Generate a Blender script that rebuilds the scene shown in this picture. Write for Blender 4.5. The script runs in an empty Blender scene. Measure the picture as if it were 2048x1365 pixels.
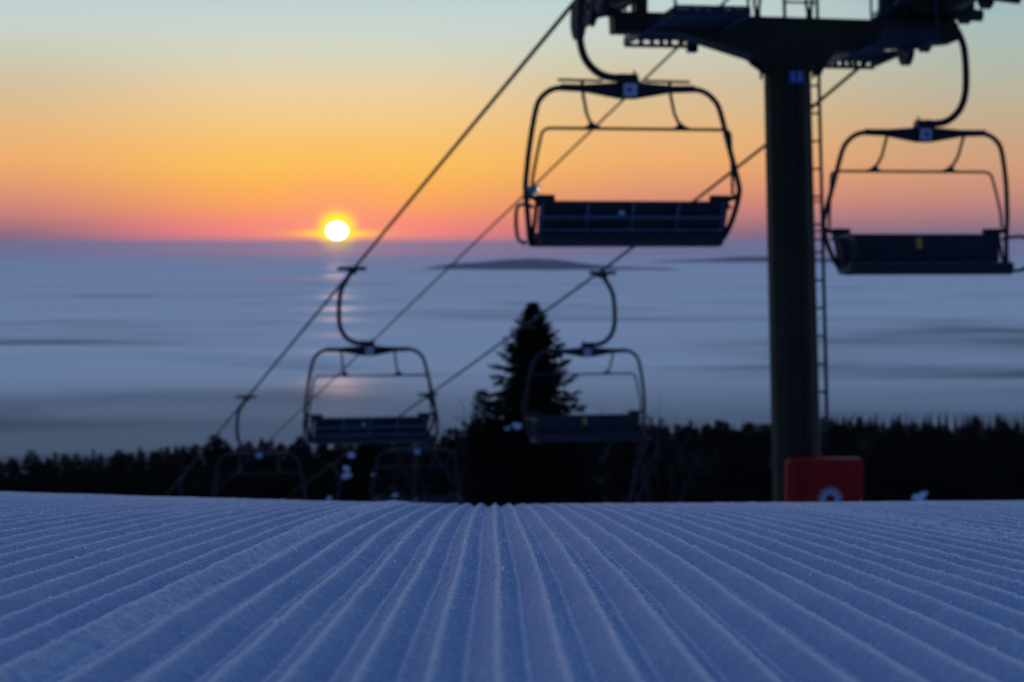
import bpy, bmesh, math, random
import numpy as np
from mathutils import Vector, Matrix, Quaternion
R = math.radians
sc = bpy.context.scene
COL = sc.collection

# ---------------------------------------------------------------- camera
F = 4835.0                       # focal length in photo pixels (85 mm on a 36 mm sensor, 2048 px wide)
HY = 486.0                       # eye level in the photo
PITCH = math.atan((682.5 - HY) / F)
cam_d = bpy.data.cameras.new("camera")
cam = bpy.data.objects.new("camera", cam_d)
COL.objects.link(cam)
cam_d.sensor_width = 36.0
cam_d.lens = 36.0 * F / 2048.0
cam_d.clip_start = 0.02
cam_d.clip_end = 200000.0
cam.location = (0, 0, 0)
cam.rotation_euler = (R(90) - PITCH, 0, 0)
cam_d.dof.use_dof = True
cam_d.dof.focus_distance = 1.95
cam_d.dof.aperture_fstop = 19.0
cam_d.dof.aperture_blades = 0
sc.camera = cam
CP, SP = math.cos(PITCH), math.sin(PITCH)


def W(px, py, Z):
    """a place in the world seen at photo pixel (px, py), Z metres into the picture"""
    x = (px - 1024.0) / F * Z
    y = (682.5 - py) / F * Z
    return Vector((x, Z * CP + y * SP, -Z * SP + y * CP))


def lin(r, g, b):
    def f(c):
        c /= 255.0
        return c / 12.92 if c <= 0.04045 else ((c + 0.055) / 1.055) ** 2.4
    return (f(r), f(g), f(b), 1.0)


# ---------------------------------------------------------------- colour management
sc.view_settings.view_transform = 'Standard'
sc.view_settings.look = 'None'
sc.view_settings.exposure = 0.0
sc.view_settings.gamma = 1.0
sc.cycles.use_denoising = True
sc.cycles.max_bounces = 6
sc.cycles.volume_bounces = 1
sc.cycles.transparent_max_bounces = 8
sc.cycles.sample_clamp_indirect = 4.0
sc.cycles.sample_clamp_direct = 0.0

# ---------------------------------------------------------------- sun
SUN = W(674, 462, 1.0).normalized()
SAZ = Vector((SUN.x, SUN.y)).normalized()
sl = bpy.data.lights.new("sun", 'SUN')
sl.energy = 0.2
sl.angle = R(0.5)
sl.color = (1.0, 0.64, 0.46)
so = bpy.data.objects.new("sun", sl)
so.rotation_euler = SUN.to_track_quat('Z', 'Y').to_euler()
so.location = (0, -5, 20)
COL.objects.link(so)

# ---------------------------------------------------------------- sky (world)
world = bpy.data.worlds.new("World")
sc.world = world
world.use_nodes = True
nt = world.node_tree
nt.nodes.clear()


def mk(tree):
    def N(t, **kw):
        n = tree.nodes.new(t)
        for k, v in kw.items():
            setattr(n, k, v)
        return n

    def M(op, a, b=None, c=None, clamp=False):
        n = N('ShaderNodeMath', operation=op, use_clamp=clamp)
        for i, v in enumerate((a, b, c)):
            if v is None:
                continue
            if isinstance(v, (int, float)):
                n.inputs[i].default_value = v
            else:
                tree.links.new(v, n.inputs[i])
        return n.outputs[0]

    def L(a, b):
        tree.links.new(a, b)
    return N, M, L


N, M, L = mk(nt)
tc = N('ShaderNodeTexCoord')
sep = N('ShaderNodeSeparateXYZ')
L(tc.outputs['Generated'], sep.inputs[0])
X, Y, Z = sep.outputs
hor = M('SQRT', M('ADD', M('MULTIPLY', X, X), M('MULTIPLY', Y, Y)))
hor = M('MAXIMUM', hor, 1e-4)
dot = M('DIVIDE', M('ADD', M('MULTIPLY', X, SAZ.x), M('MULTIPLY', Y, SAZ.y)), hor)
daz = M('ARCCOSINE', M('MINIMUM', M('MAXIMUM', dot, -1.0), 1.0))
sdaz = M('DIVIDE', M('SUBTRACT', M('MULTIPLY', X, SAZ.y), M('MULTIPLY', Y, SAZ.x)), hor)
t = M('SQRT', M('MAXIMUM', Z, 0.0))


def ramp(stops):
    n = N('ShaderNodeValToRGB')
    cr = n.color_ramp
    cr.interpolation = 'LINEAR'
    while len(cr.elements) > 1:
        cr.elements.remove(cr.elements[-1])
    first = True
    for p, c in sorted(stops, key=lambda s: s[0]):
        if first:
            e = cr.elements[0]
            e.position = p
            first = False
        else:
            e = cr.elements.new(p)
        e.color = c
    L(t, n.inputs[0])
    return n.outputs[0]


def tt(y):
    return math.sqrt(max(0.0, (HY - y) / F))


UP = [(0.40, lin(176, 198, 206)), (0.50, lin(150, 176, 200)), (0.64, lin(92, 134, 188)), (0.80, lin(68, 104, 162)), (1.0, lin(56, 90, 148))]
rA = ramp([(tt(486), lin(190, 126, 138)), (tt(476), lin(240, 130, 134)), (tt(462), lin(254, 136, 126)), (tt(440), lin(255, 146, 114)),
           (tt(410), lin(255, 166, 94)), (tt(370), lin(255, 182, 86)), (tt(330), lin(254, 194, 92)), (tt(290), lin(251, 196, 108)),
           (tt(240), lin(246, 203, 134)), (tt(190), lin(238, 208, 158)), (tt(130), lin(220, 213, 186)), (tt(70), lin(206, 214, 204)),
           (tt(0), lin(190, 210, 213))] + UP)
rL = ramp([(tt(486), lin(110, 100, 130)), (tt(470), lin(140, 106, 126)), (tt(450), lin(172, 116, 124)), (tt(425), lin(202, 130, 122)),
           (tt(400), lin(216, 142, 118)), (tt(360), lin(232, 160, 112)), (tt(320), lin(238, 174, 110)), (tt(270), lin(234, 182, 124)),
           (tt(220), lin(222, 188, 142)), (tt(170), lin(212, 192, 160)), (tt(120), lin(204, 202, 180)), (tt(60), lin(200, 210, 204)),
           (tt(0), lin(188, 210, 212))] + UP)
rR = ramp([(tt(486), lin(108, 106, 138)), (tt(470), lin(124, 108, 136)), (tt(445), lin(156, 118, 130)), (tt(415), lin(186, 130, 126)),
           (tt(380), lin(204, 144, 122)), (tt(330), lin(208, 158, 124)), (tt(280), lin(202, 166, 132)), (tt(230), lin(194, 174, 144)),
           (tt(170), lin(184, 182, 162)), (tt(110), lin(174, 186, 176)), (tt(50), lin(166, 188, 188)), (tt(0), lin(158, 184, 190))] + UP)
rB = ramp([(0.0, lin(40, 50, 82)), (0.2, lin(52, 58, 96)), (0.33, lin(64, 68, 104)), (0.5, lin(60, 76, 120)),
           (0.7, lin(52, 80, 136)), (1.0, lin(56, 90, 148))])


def mixc(f, a, b):
    n = N('ShaderNodeMix', data_type='RGBA')
    n.clamp_factor = True
    if isinstance(f, (int, float)):
        n.inputs[0].default_value = f
    else:
        L(f, n.inputs[0])
    for s, v in ((6, a), (7, b)):
        if isinstance(v, tuple):
            n.inputs[s].default_value = v
        else:
            L(v, n.inputs[s])
    return n.outputs[2]


def smooth(v, a, b):
    n = N('ShaderNodeMapRange', interpolation_type='SMOOTHSTEP')
    L(v, n.inputs[0])
    n.inputs[1].default_value = a
    n.inputs[2].default_value = b
    return n.outputs[0]


c = mixc(smooth(daz, 0.015, 0.145), rA, rL)
c = mixc(smooth(daz, 0.13, 0.28), c, rR)
c = mixc(smooth(daz, 0.45, 2.3), c, rB)
# glow of the thin cloud round the sun and the sun's disc
zs = SUN.z
dz0 = M('SUBTRACT', Z, zs)
r2 = M('ADD', M('MULTIPLY', sdaz, sdaz), M('MULTIPLY', dz0, dz0))
wide = M('EXPONENT', M('MULTIPLY', r2, -1.0 / 0.022 ** 2))
c = mixc(M('MULTIPLY', wide, 0.55), c, (1.0, 0.36, 0.20, 1))
halo = M('EXPONENT', M('MULTIPLY', M('MULTIPLY', r2, r2), -1.0 / 0.0076 ** 4))
dz1 = M('SUBTRACT', Z, zs - 0.0012)
streak = M('MULTIPLY', M('EXPONENT', M('MULTIPLY', M('ABSOLUTE', sdaz), -1.0 / 0.0065)),
           M('EXPONENT', M('MULTIPLY', M('MULTIPLY', dz1, dz1), -1.0 / 0.0016 ** 2)))
red = M('MULTIPLY', M('EXPONENT', M('MULTIPLY', M('ABSOLUTE', sdaz), -1.0 / 0.022)), M('EXPONENT', M('MULTIPLY', M('MULTIPLY', dz1, dz1), -1.0 / 0.0026 ** 2)))
c = mixc(M('MULTIPLY', red, 0.9), c, (1.0, 0.27, 0.13, 1))
hs = M('MAXIMUM', M('MULTIPLY', halo, 1.3), M('MULTIPLY', streak, 3.2), clamp=True)
c = mixc(hs, c, (1.5, 0.92, 0.03, 1))
rd = M('ADD', M('MULTIPLY', sdaz, sdaz), M('MULTIPLY', M('MULTIPLY', dz0, dz0), 1.55))
disc = M('LESS_THAN', rd, 0.0043 ** 2)
c = mixc(disc, c, (14.0, 11.0, 7.0, 1))
bg = N('ShaderNodeBackground')
L(c, bg.inputs[0])
bg.inputs[1].default_value = 1.0
wo = N('ShaderNodeOutputWorld')
L(bg.outputs[0], wo.inputs[0])


# ---------------------------------------------------------------- helpers
def tag(o, label=None, cat=None, group=None, kind=None):
    if label:
        o['label'] = label
    if cat:
        o['category'] = cat
    if group:
        o['group'] = group
    if kind:
        o['kind'] = kind
    return o


def empty(name, loc=(0, 0, 0), mat=None):
    o = bpy.data.objects.new(name, None)
    COL.objects.link(o)
    if mat is not None:
        o.matrix_world = mat
    else:
        o.location = loc
    return o


class MB:
    """collects shapes into one mesh"""

    def __init__(self):
        self.v, self.f, self.s = [], [], []

    def add(self, vs, fs, smooth=False):
        b = len(self.v)
        self.v += [tuple(p) for p in vs]
        self.f += [[i + b for i in q] for q in fs]
        self.s += [smooth] * len(fs)

    def box(self, c, size, rot=None):
        hx, hy, hz = size[0] / 2, size[1] / 2, size[2] / 2
        # small chamfer so that edges catch light
        ch = min(hx, hy, hz) * 0.18
        vs, c = [], Vector(c)
        for sz in (-1, 1):
            for k, (a, b2) in enumerate(((-1, -1), (1, -1), (1, 1), (-1, 1))):
                vs.append(Vector((a * (hx - ch), b2 * (hy - ch), sz * hz)))
        for sz in (-1, 1):
            for a, b2 in ((-1, -1), (1, -1), (1, 1), (-1, 1)):
                vs.append(Vector((a * hx, b2 * hy, sz * (hz - ch))))
        # ring lists: top/bottom caps (0-3 bottom, 4-7 top), sides (8-11 low, 12-15 high)
        fs = [[3, 2, 1, 0], [4, 5, 6, 7]]
        for i in range(4):
            j = (i + 1) % 4
            fs += [[i, j, 8 + j, 8 + i], [8 + i, 8 + j, 12 + j, 12 + i], [12 + i, 12 + j, 4 + j, 4 + i]]
        if rot is not None:
            vs = [rot @ p for p in vs]
        self.add([p + c for p in vs], fs)

    def prism(self, poly, y0, y1):
        """polygon of (x, z) drawn through y0..y1"""
        n = len(poly)
        vs = [(x, y0, z) for x, z in poly] + [(x, y1, z) for x, z in poly]
        fs = [list(range(n)), list(range(2 * n - 1, n - 1, -1))]
        for i in range(n):
            j = (i + 1) % n
            fs.append([i, i + n, j + n, j][::-1])
        self.add(vs, fs)

    def tube(self, pts, r, n=10, smooth=True, closed=False, flat=1.0):
        pts = [Vector(p) for p in pts]
        m = len(pts)
        rr = r if isinstance(r, (list, tuple)) else [r] * m
        ref = None
        vs = []
        for i, p in enumerate(pts):
            if closed:
                d = pts[(i + 1) % m] - pts[i - 1]
            else:
                d = pts[min(i + 1, m - 1)] - pts[max(i - 1, 0)]
            d.normalize()
            if ref is None:
                ref = Vector((0, 0, 1)) if abs(d.z) < 0.9 else Vector((0, 1, 0))
                a = d.cross(ref).normalized()
            else:
                a = (a - d * a.dot(d)).normalized()
            b = d.cross(a)
            for k in range(n):
                an = 2 * math.pi * k / n
                vs.append(p + a * math.cos(an) * rr[i] + b * math.sin(an) * rr[i] * flat)
        fs = []
        for i in range(m if closed else m - 1):
            i2 = (i + 1) % m
            for k in range(n):
                k2 = (k + 1) % n
                fs.append([i * n + k, i * n + k2, i2 * n + k2, i2 * n + k])
        if not closed:
            fs.append(list(range(n))[::-1])
            fs.append([(m - 1) * n + k for k in range(n)])
        self.add(vs, fs, smooth)

    def build(self, name, mat, parent=None, world=None):
        me = bpy.data.meshes.new(name)
        me.from_pydata([tuple(v) for v in self.v], [], self.f)
        me.polygons.foreach_set('use_smooth', self.s)
        me.update()
        if mat:
            me.materials.append(mat)
        o = bpy.data.objects.new(name, me)
        COL.objects.link(o)
        if parent:
            o.parent = parent
        if world is not None:
            o.matrix_world = world
        return o


def smooth_path(pts, k=6):
    """Catmull-Rom through the points"""
    P = [Vector(p) for p in pts]
    P = [P[0] * 2 - P[1]] + P + [P[-1] * 2 - P[-2]]
    out = []
    for i in range(1, len(P) - 2):
        p0, p1, p2, p3 = P[i - 1:i + 3]
        for j in range(k):
            s = j / k
            out.append(0.5 * ((2 * p1) + (p2 - p0) * s + (2 * p0 - 5 * p1 + 4 * p2 - p3) * s * s + (3 * p1 - p0 - 3 * p2 + p3) * s ** 3))
    out.append(P[-2])
    return out


def copy_tree(o, parent=None):
    c_ = o.copy()
    COL.objects.link(c_)
    if parent:
        c_.parent = parent
    for ch in list(o.children):
        copy_tree(ch, c_)
    return c_


def material(name, color, rough=0.6, metal=0.0, var=0.15, scale=6.0, bump=0.0, bscale=40.0, spec=0.5, coat=0.0):
    m = bpy.data.materials.new(name)
    m.use_nodes = True
    tr = m.node_tree
    N, M, L = mk(tr)
    bs = tr.nodes['Principled BSDF']
    bs.inputs['Roughness'].default_value = rough
    bs.inputs['Metallic'].default_value = metal
    bs.inputs['Specular IOR Level'].default_value = spec
    bs.inputs['Coat Weight'].default_value = coat
    tcn = N('ShaderNodeTexCoord')
    no = N('ShaderNodeTexNoise')
    no.inputs['Scale'].default_value = scale
    no.inputs['Detail'].default_value = 6
    L(tcn.outputs['Object'], no.inputs['Vector'])
    rp = N('ShaderNodeValToRGB')
    rp.color_ramp.elements[0].position = 0.3
    rp.color_ramp.elements[1].position = 0.7
    rp.color_ramp.elements[0].color = tuple(c_ * (1 - var) for c_ in color[:3]) + (1,)
    rp.color_ramp.elements[1].color = tuple(min(1, c_ * (1 + var)) for c_ in color[:3]) + (1,)
    L(no.outputs[0], rp.inputs[0])
    L(rp.outputs[0], bs.inputs['Base Color'])
    rg = N('ShaderNodeMapRange')
    rg.inputs[3].default_value = max(0.05, rough - 0.12)
    rg.inputs[4].default_value = min(1, rough + 0.12)
    L(no.outputs[0], rg.inputs[0])
    L(rg.outputs[0], bs.inputs['Roughness'])
    if bump:
        nb = N('ShaderNodeTexNoise')
        nb.inputs['Scale'].default_value = bscale
        nb.inputs['Detail'].default_value = 5
        L(tcn.outputs['Object'], nb.inputs['Vector'])
        bp = N('ShaderNodeBump')
        bp.inputs['Strength'].default_value = bump
        bp.inputs['Distance'].default_value = 0.01
        L(nb.outputs[0], bp.inputs['Height'])
        L(bp.outputs[0], bs.inputs['Normal'])
    return m


MT = {
    'steel': material('galvanised_dark_steel', (0.012, 0.015, 0.024), 0.45, 0.3, 0.25, 8),
    'steel_light': material('galvanised_steel', (0.13, 0.17, 0.26), 0.40, 0.6, 0.2, 8),
    'rubber': material('black_rubber', (0.018, 0.018, 0.02), 0.75, 0, 0.2, 20),
    'seat': material('black_seat_plastic', (0.012, 0.012, 0.015), 0.6, 0, 0.2, 9, 0.1),
    'pad': material('navy_seat_padding', (0.009, 0.011, 0.017), 0.6, 0, 0.2, 9, 0.15),
    'olive': material('dark_green_paint', (0.032, 0.029, 0.014), 0.55, 0.0, 0.25, 3, 0.05, spec=0.2),
    'catwalk': material('zinc_catwalk_steel', (0.018, 0.026, 0.05), 0.5, 0.3, 0.25, 8),
    'plate': material('white_number_plate', (0.62, 0.66, 0.75), 0.4, 0, 0.05),
    'mark': material('dark_plate_print', (0.03, 0.035, 0.06), 0.5, 0, 0.05),
    'yellow': material('yellow_tape', (0.85, 0.58, 0.05), 0.5, 0, 0.1),
    'red': material('red_vinyl_padding', (0.44, 0.011, 0.007), 0.7, 0, 0.15, 4, 0.25, 12, spec=0.25),
    'white_vinyl': material('white_vinyl_print', (0.52, 0.53, 0.58), 0.5, 0, 0.05),
    'blue_sign': material('blue_sign_enamel', (0.02, 0.10, 0.42), 0.35, 0, 0.08),
    'strap': material('teal_strap_webbing', (0.01, 0.06, 0.08), 0.7, 0, 0.2),
    'cable': material('wire_rope', (0.02, 0.02, 0.023), 0.7, 0.0, 0.2, 60, spec=0.2),
    'bark': material('spruce_bark', (0.045, 0.032, 0.025), 0.9, 0, 0.3, 12, 0.4),
    'needles': material('spruce_needles', (0.011, 0.017, 0.011), 0.95, 0, 0.45, 1.3, spec=0.0),
    'birch': material('birch_twigs', (0.07, 0.05, 0.05), 0.85, 0, 0.3, 3),
    'clump': material('fresh_snow', (0.82, 0.85, 0.9), 0.7, 0, 0.03, 20, 0.4, 60),
}


# ---------------------------------------------------------------- value noise (numpy)
def vnoise(x, y, seed=0):
    xi = np.floor(x).astype(np.int64)
    yi = np.floor(y).astype(np.int64)
    fx = x - xi
    fy = y - yi
    fx = fx * fx * (3 - 2 * fx)
    fy = fy * fy * (3 - 2 * fy)

    def h(a, b):
        n = (a * 374761393 + b * 668265263 + seed * 1442695041) & 0xFFFFFFFF
        n = ((n ^ (n >> 13)) * 1274126177) & 0xFFFFFFFF
        n = n ^ (n >> 16)
        return (n & 0xFFFF) / 65535.0 * 2 - 1
    return ((h(xi, yi) * (1 - fx) + h(xi + 1, yi) * fx) * (1 - fy)
            + (h(xi, yi + 1) * (1 - fx) + h(xi + 1, yi + 1) * fx) * fy)


def grid_mesh(name, XX, YY, ZZ, mat, smooth=True):
    nr, nc = XX.shape
    me = bpy.data.meshes.new(name)
    co = np.stack([XX, YY, ZZ], -1).reshape(-1, 3).astype(np.float32)
    idx = np.arange(nr * nc).reshape(nr, nc)
    q = np.stack([idx[:-1, :-1], idx[:-1, 1:], idx[1:, 1:], idx[1:, :-1]], -1).reshape(-1, 4).astype(np.int32)
    me.vertices.add(len(co))
    me.vertices.foreach_set('co', co.ravel())
    me.loops.add(q.size)
    me.loops.foreach_set('vertex_index', q.ravel())
    me.polygons.add(len(q))
    me.polygons.foreach_set('loop_start', np.arange(0, q.size, 4, dtype=np.int32))
    me.polygons.foreach_set('loop_total', np.full(len(q), 4, dtype=np.int32))
    me.polygons.foreach_set('use_smooth', np.full(len(q), smooth))
    me.update(calc_edges=True)
    me.materials.append(mat)
    o = bpy.data.objects.new(name, me)
    COL.objects.link(o)
    return o


# ---------------------------------------------------------------- the ground
S = 0.030                         # spacing of the groomed ridges
RA = (985 - 1024) / F             # direction in which they run


def drop(d):
    d = np.asarray(d, dtype=float)
    q = 0.1268 + 0.0646 * d + 0.0041 * d * d
    near = np.where(d < 15, q, 0)
    z15 = 0.1268 + 0.0646 * 15 + 0.0041 * 225
    out = np.where(d < 15, near, z15 + 0.186 * (d - 15))
    z100 = z15 + 0.186 * 85
    out = np.where(d > 100, z100 + 0.11 * (d - 100), out)
    z320 = z100 + 0.11 * 220
    out = np.where(d > 320, z320 + 0.3 * (d - 320), out)
    return np.minimum(out, 165.0)


def cross(x, y):
    k = np.clip(y / 5.4, 0, 3)
    return 0.026 * (np.maximum(0, -x - 0.12 * k) / 1.0) ** 1.2 * np.clip(1.6 - y / 30, 0, 1) + 0.006 * np.clip(x, 0, 3) ** 1.5 * np.clip(y / 5.4, 0, 1) * np.clip(1.6 - y / 30, 0, 1)


def ground_z(x, y):
    return float(-drop(y) + cross(np.array(float(x)), np.array(float(y))))


def warp(xs, y):
    return 0.0022 * vnoise(xs / 0.5, y / 0.45, 3) + 0.0007 * vnoise(xs / 0.11, y / 0.13, 4)


def groomed(x, y):
    """height of the groomed pattern over the bare slope"""
    xs = x - RA * y
    xs = xs - warp(xs, y)
    k = xs / S - 0.13
    cell = np.floor(k + 0.5)
    u = (k + 0.5) - np.floor(k + 0.5) - 0.5        # -0.5..0.5, 0 = middle of the ridge
    a = np.abs(u)
    amp = 0.0104 * (1 + 0.08 * vnoise(cell * 7.3, y / 0.5, 5) + 0.04 * vnoise(cell * 3.1, y / 0.09, 6))
    f = np.clip(a / 0.5, 0, 1)
    prof = 1 - (np.sqrt(f * f + 0.018) - 0.134) / 0.875
    prof = np.maximum(prof, 0.10 + 0.06 * np.cos(u * 14))
    lip = np.exp(-(a / 0.05) ** 2) * 0.05 + np.exp(-((0.5 - a) / 0.05) ** 2) * 0.09
    h = amp * (prof + lip)
    crumb = np.exp(-(a / 0.10) ** 2) + 0.8 * np.exp(-((0.5 - a) / 0.05) ** 2)
    h = h + crumb * (0.00032 * vnoise(x / 0.0023, y / 0.008, 18) + 0.00025 * vnoise(x / 0.006, y / 0.018, 19))
    # rough strips left where two passes of the machine meet
    r1 = np.exp(-((xs / S + 6.6) / 0.55) ** 2)
    r2 = np.exp(-((xs / S - 17.6) / 0.9) ** 2)
    rough = r1 * 0.40 + r2 * 0.9
    h = h + rough * (0.0016 * vnoise(x / 0.005, y / 0.012, 8) + 0.0013 * vnoise(x / 0.0024, y / 0.008, 9) + 0.0022 * vnoise(x / 0.013, y / 0.03, 10))
    h = h + r1 * 0.0038
    # grains everywhere, chips and crossing scratches here and there
    h = h + 0.00016 * vnoise(x / 0.0022, y / 0.006, 11) + 0.00022 * vnoise(x / 0.007, y / 0.02, 12)
    ch = vnoise(x / 0.018, y / 0.035, 13)
    h = h - 0.0008 * np.clip(ch - 0.88, 0, 1) / 0.12 * 0.5
    h = h + 0.0006 * vnoise(x / 0.14, y / 0.5, 14)
    sc_ = vnoise((x * 0.9 + y * 0.25) / 0.004, (y * 0.35) / 0.0035, 15)
    h = h + 0.00025 * np.clip(vnoise(y / 0.0045, x / 0.05, 16) - 0.75, 0, 1) / 0.25 * np.exp(-((a - 0.33) / 0.12) ** 2) * 4
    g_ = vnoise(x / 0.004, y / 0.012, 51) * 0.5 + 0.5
    frost = np.exp(-(a / 0.062) ** 2) * (0.75 + 0.35 * g_) + 0.9 * np.exp(-((0.5 - a) / 0.045) ** 2) * (0.4 + 0.6 * g_) + 0.7 * r1 ** 3 * (0.2 + 0.8 * g_) + 0.8 * r2 * (0.3 + 0.6 * g_) * (vnoise(x / 0.009, y / 0.02, 52) > -0.3)  # paler crests and furrow edges stand in for caught light; strips are loose crumbs
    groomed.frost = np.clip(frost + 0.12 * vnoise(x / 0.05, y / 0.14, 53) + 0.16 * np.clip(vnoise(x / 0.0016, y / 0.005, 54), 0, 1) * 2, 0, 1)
    return h


def snow_material():
    m = bpy.data.materials.new("groomed_snow")
    m.use_nodes = True
    tr = m.node_tree
    N, M, L = mk(tr)
    bs = tr.nodes['Principled BSDF']
    at = N('ShaderNodeAttribute', attribute_name='frost')  # mask of the light painted along the ridge lines, and of the crumbly strips
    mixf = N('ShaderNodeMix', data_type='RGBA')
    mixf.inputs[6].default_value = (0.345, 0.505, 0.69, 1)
    mixf.inputs[7].default_value = (0.99, 0.95, 0.94, 1)  # pinkish white, the lit tone put into the colour of the ridge lines
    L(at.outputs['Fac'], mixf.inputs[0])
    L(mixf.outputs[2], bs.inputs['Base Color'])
    bs.inputs['Roughness'].default_value = 0.8
    bs.inputs['Subsurface Weight'].default_value = 0.25
    bs.inputs['Subsurface Radius'].default_value = (0.9, 1.0, 1.1)
    bs.inputs['Subsurface Scale'].default_value = 0.004
    bs.inputs['Specular IOR Level'].default_value = 0.04
    g = N('ShaderNodeNewGeometry')
    n1 = N('ShaderNodeTexNoise')
    n1.inputs['Scale'].default_value = 620
    n1.inputs['Detail'].default_value = 3
    n2 = N('ShaderNodeTexNoise')
    n2.inputs['Scale'].default_value = 260
    n2.inputs['Detail'].default_value = 4
    L(g.outputs['Position'], n1.inputs['Vector'])
    L(g.outputs['Position'], n2.inputs['Vector'])
    b1 = N('ShaderNodeBump')
    b1.inputs['Strength'].default_value = 0.9
    b1.inputs['Distance'].default_value = 0.0018
    h = M('ADD', n1.outputs[0], M('MULTIPLY', n2.outputs[0], 1.6))
    L(h, b1.inputs['Height'])
    L(b1.outputs[0], bs.inputs['Normal'])
    return m


SNOW = snow_material()
rows = np.concatenate([np.linspace(-30, 0.3, 24), np.arange(0.35, 0.6, 0.05),
                       0.6 * 1.0042 ** np.arange(0, 640), 0.6 * 1.0042 ** 640 * 1.03 ** np.arange(1, 106)])
rows = rows[rows < 190]
ph = np.array([-.5, -.465, -.42, -.34, -.26, -.19, -.13, -.085, -.05, -.02, .0, .02, .05, .085, .13, .19, .26, .34, .42, .465])
xcol = ((np.arange(-52, 53)[:, None] + 0.13 + ph[None, :]) * S).ravel()
NC = len(xcol)
out = np.linspace(0, 1, 26)[1:] ** 2
far = (8 + 2.2 * np.abs(rows))[:, None] * out[None, :]
cols_in = xcol[None, :] + RA * rows[:, None] + warp(xcol[None, :] + 0 * rows[:, None], rows[:, None] + 0 * xcol[None, :]) * (np.abs(rows[:, None]) < 14)
XX = np.concatenate([(cols_in[:, :1] - far[:, ::-1]), cols_in, cols_in[:, -1:] + far], 1)
YY = np.repeat(rows[:, None], XX.shape[1], 1)
fade = np.clip((YY - 0.35) / 0.25, 0, 1) * np.clip((16 - YY) / 6, 0, 1)
inside = np.zeros(XX.shape[1])
inside[25:25 + NC] = 1
fade = fade * inside[None, :]
Zb = -drop(np.where(YY < 0, 0, YY)) + 0.06 * np.minimum(YY, 0) * -1 * 0.3 + cross(XX, YY) * np.clip(YY, 0, 1)
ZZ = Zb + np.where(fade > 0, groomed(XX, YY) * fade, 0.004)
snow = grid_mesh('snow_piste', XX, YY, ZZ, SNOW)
fa = snow.data.attributes.new('frost', 'FLOAT', 'POINT')            # crest and furrow-edge light painted as a paler tone, plus crumbs on rough strips
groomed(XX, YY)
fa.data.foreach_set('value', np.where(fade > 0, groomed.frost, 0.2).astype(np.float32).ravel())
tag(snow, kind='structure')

# loose ice crystals on the ridges, far too many to count
rng = np.random.default_rng(5)
ncr = 130000
dd = 0.9 * np.exp(rng.random(ncr) * math.log(5.2 / 0.9))
xx = (rng.random(ncr) * 2 - 1) * (0.225 * dd + 0.03)
half = rng.random(ncr) < 0.5
kk = np.floor((xx - RA * dd) / S - 0.13 + 0.5) + 0.13
side = np.where(rng.random(ncr) < 0.65, 0.0, 0.5)
xe = (kk + side + rng.normal(0, 0.045, ncr)) * S + RA * dd
xx = np.where(half, xe, xx)
strip = rng.random(ncr) < 0.10
xs_ = np.where(rng.random(ncr) < 0.5, -6.6 + rng.normal(0, 0.4, ncr), 17.6 + rng.normal(0, 0.7, ncr)) * S + RA * dd
xx = np.where(strip, xs_, xx)
zz = -drop(dd) + cross(xx, dd) + groomed(xx, dd)
sz = rng.uniform(0.00018, 0.00052, ncr) * (1 + 1.3 * (rng.random(ncr) < 0.006)) * np.clip(dd / 1.6, 0.75, 1.6)
hx = np.arange(6) * math.pi / 3
oct_v = np.stack([np.cos(hx), np.sin(hx) * 0.8, 0 * hx], -1)
oct_f = np.array([[0, 1, 2, 3], [3, 4, 5, 0]])
ang = rng.random((ncr, 3)) * 6.283
ca, sa = np.cos(ang), np.sin(ang)
V = np.repeat(oct_v[None], ncr, 0) * sz[:, None, None] * 1.25
x_, y_ = V[..., 0] * ca[:, :1] - V[..., 1] * sa[:, :1], V[..., 0] * sa[:, :1] + V[..., 1] * ca[:, :1]
z_ = V[..., 2]
y2, z2 = y_ * ca[:, 1:2] - z_ * sa[:, 1:2], y_ * sa[:, 1:2] + z_ * ca[:, 1:2]
x3, z3 = x_ * ca[:, 2:3] - z2 * sa[:, 2:3], x_ * sa[:, 2:3] + z2 * ca[:, 2:3]
V = np.stack([x3 + xx[:, None], y2 + dd[:, None], z3 + (zz + sz * 0.6)[:, None]], -1).reshape(-1, 3)
Fc = (oct_f[None] + (np.arange(ncr) * 6)[:, None, None]).reshape(-1, 4)
me = bpy.data.meshes.new('snow_crystals')
me.vertices.add(len(V))
me.vertices.foreach_set('co', V.astype(np.float32).ravel())
me.loops.add(Fc.size)
me.loops.foreach_set('vertex_index', Fc.astype(np.int32).ravel())
me.polygons.add(len(Fc))
me.polygons.foreach_set('loop_start', np.arange(0, Fc.size, 4, dtype=np.int32))
me.polygons.foreach_set('loop_total', np.full(len(Fc), 4, dtype=np.int32))
me.update(calc_edges=True)
mc = bpy.data.materials.new('ice_crystal')
mc.use_nodes = True
N, M, L = mk(mc.node_tree)
mc.node_tree.nodes.clear()
df = N('ShaderNodeBsdfDiffuse')
df.inputs[0].default_value = (0.9, 0.92, 0.95, 1)
tl = N('ShaderNodeBsdfTranslucent')
tl.inputs[0].default_value = (0.95, 0.95, 0.97, 1)
gl = N('ShaderNodeBsdfGlossy')
gl.inputs['Roughness'].default_value = 0.32
m1 = N('ShaderNodeMixShader')
m1.inputs[0].default_value = 0.65
L(df.outputs[0], m1.inputs[1])
L(tl.outputs[0], m1.inputs[2])
m2 = N('ShaderNodeMixShader')
m2.inputs[0].default_value = 0.06
L(m1.outputs[0], m2.inputs[1])
L(gl.outputs[0], m2.inputs[2])
mo = N('ShaderNodeOutputMaterial')
L(m2.outputs[0], mo.inputs[0])
me.materials.append(mc)
o = bpy.data.objects.new('snow_crystals', me)
COL.objects.link(o)
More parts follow.
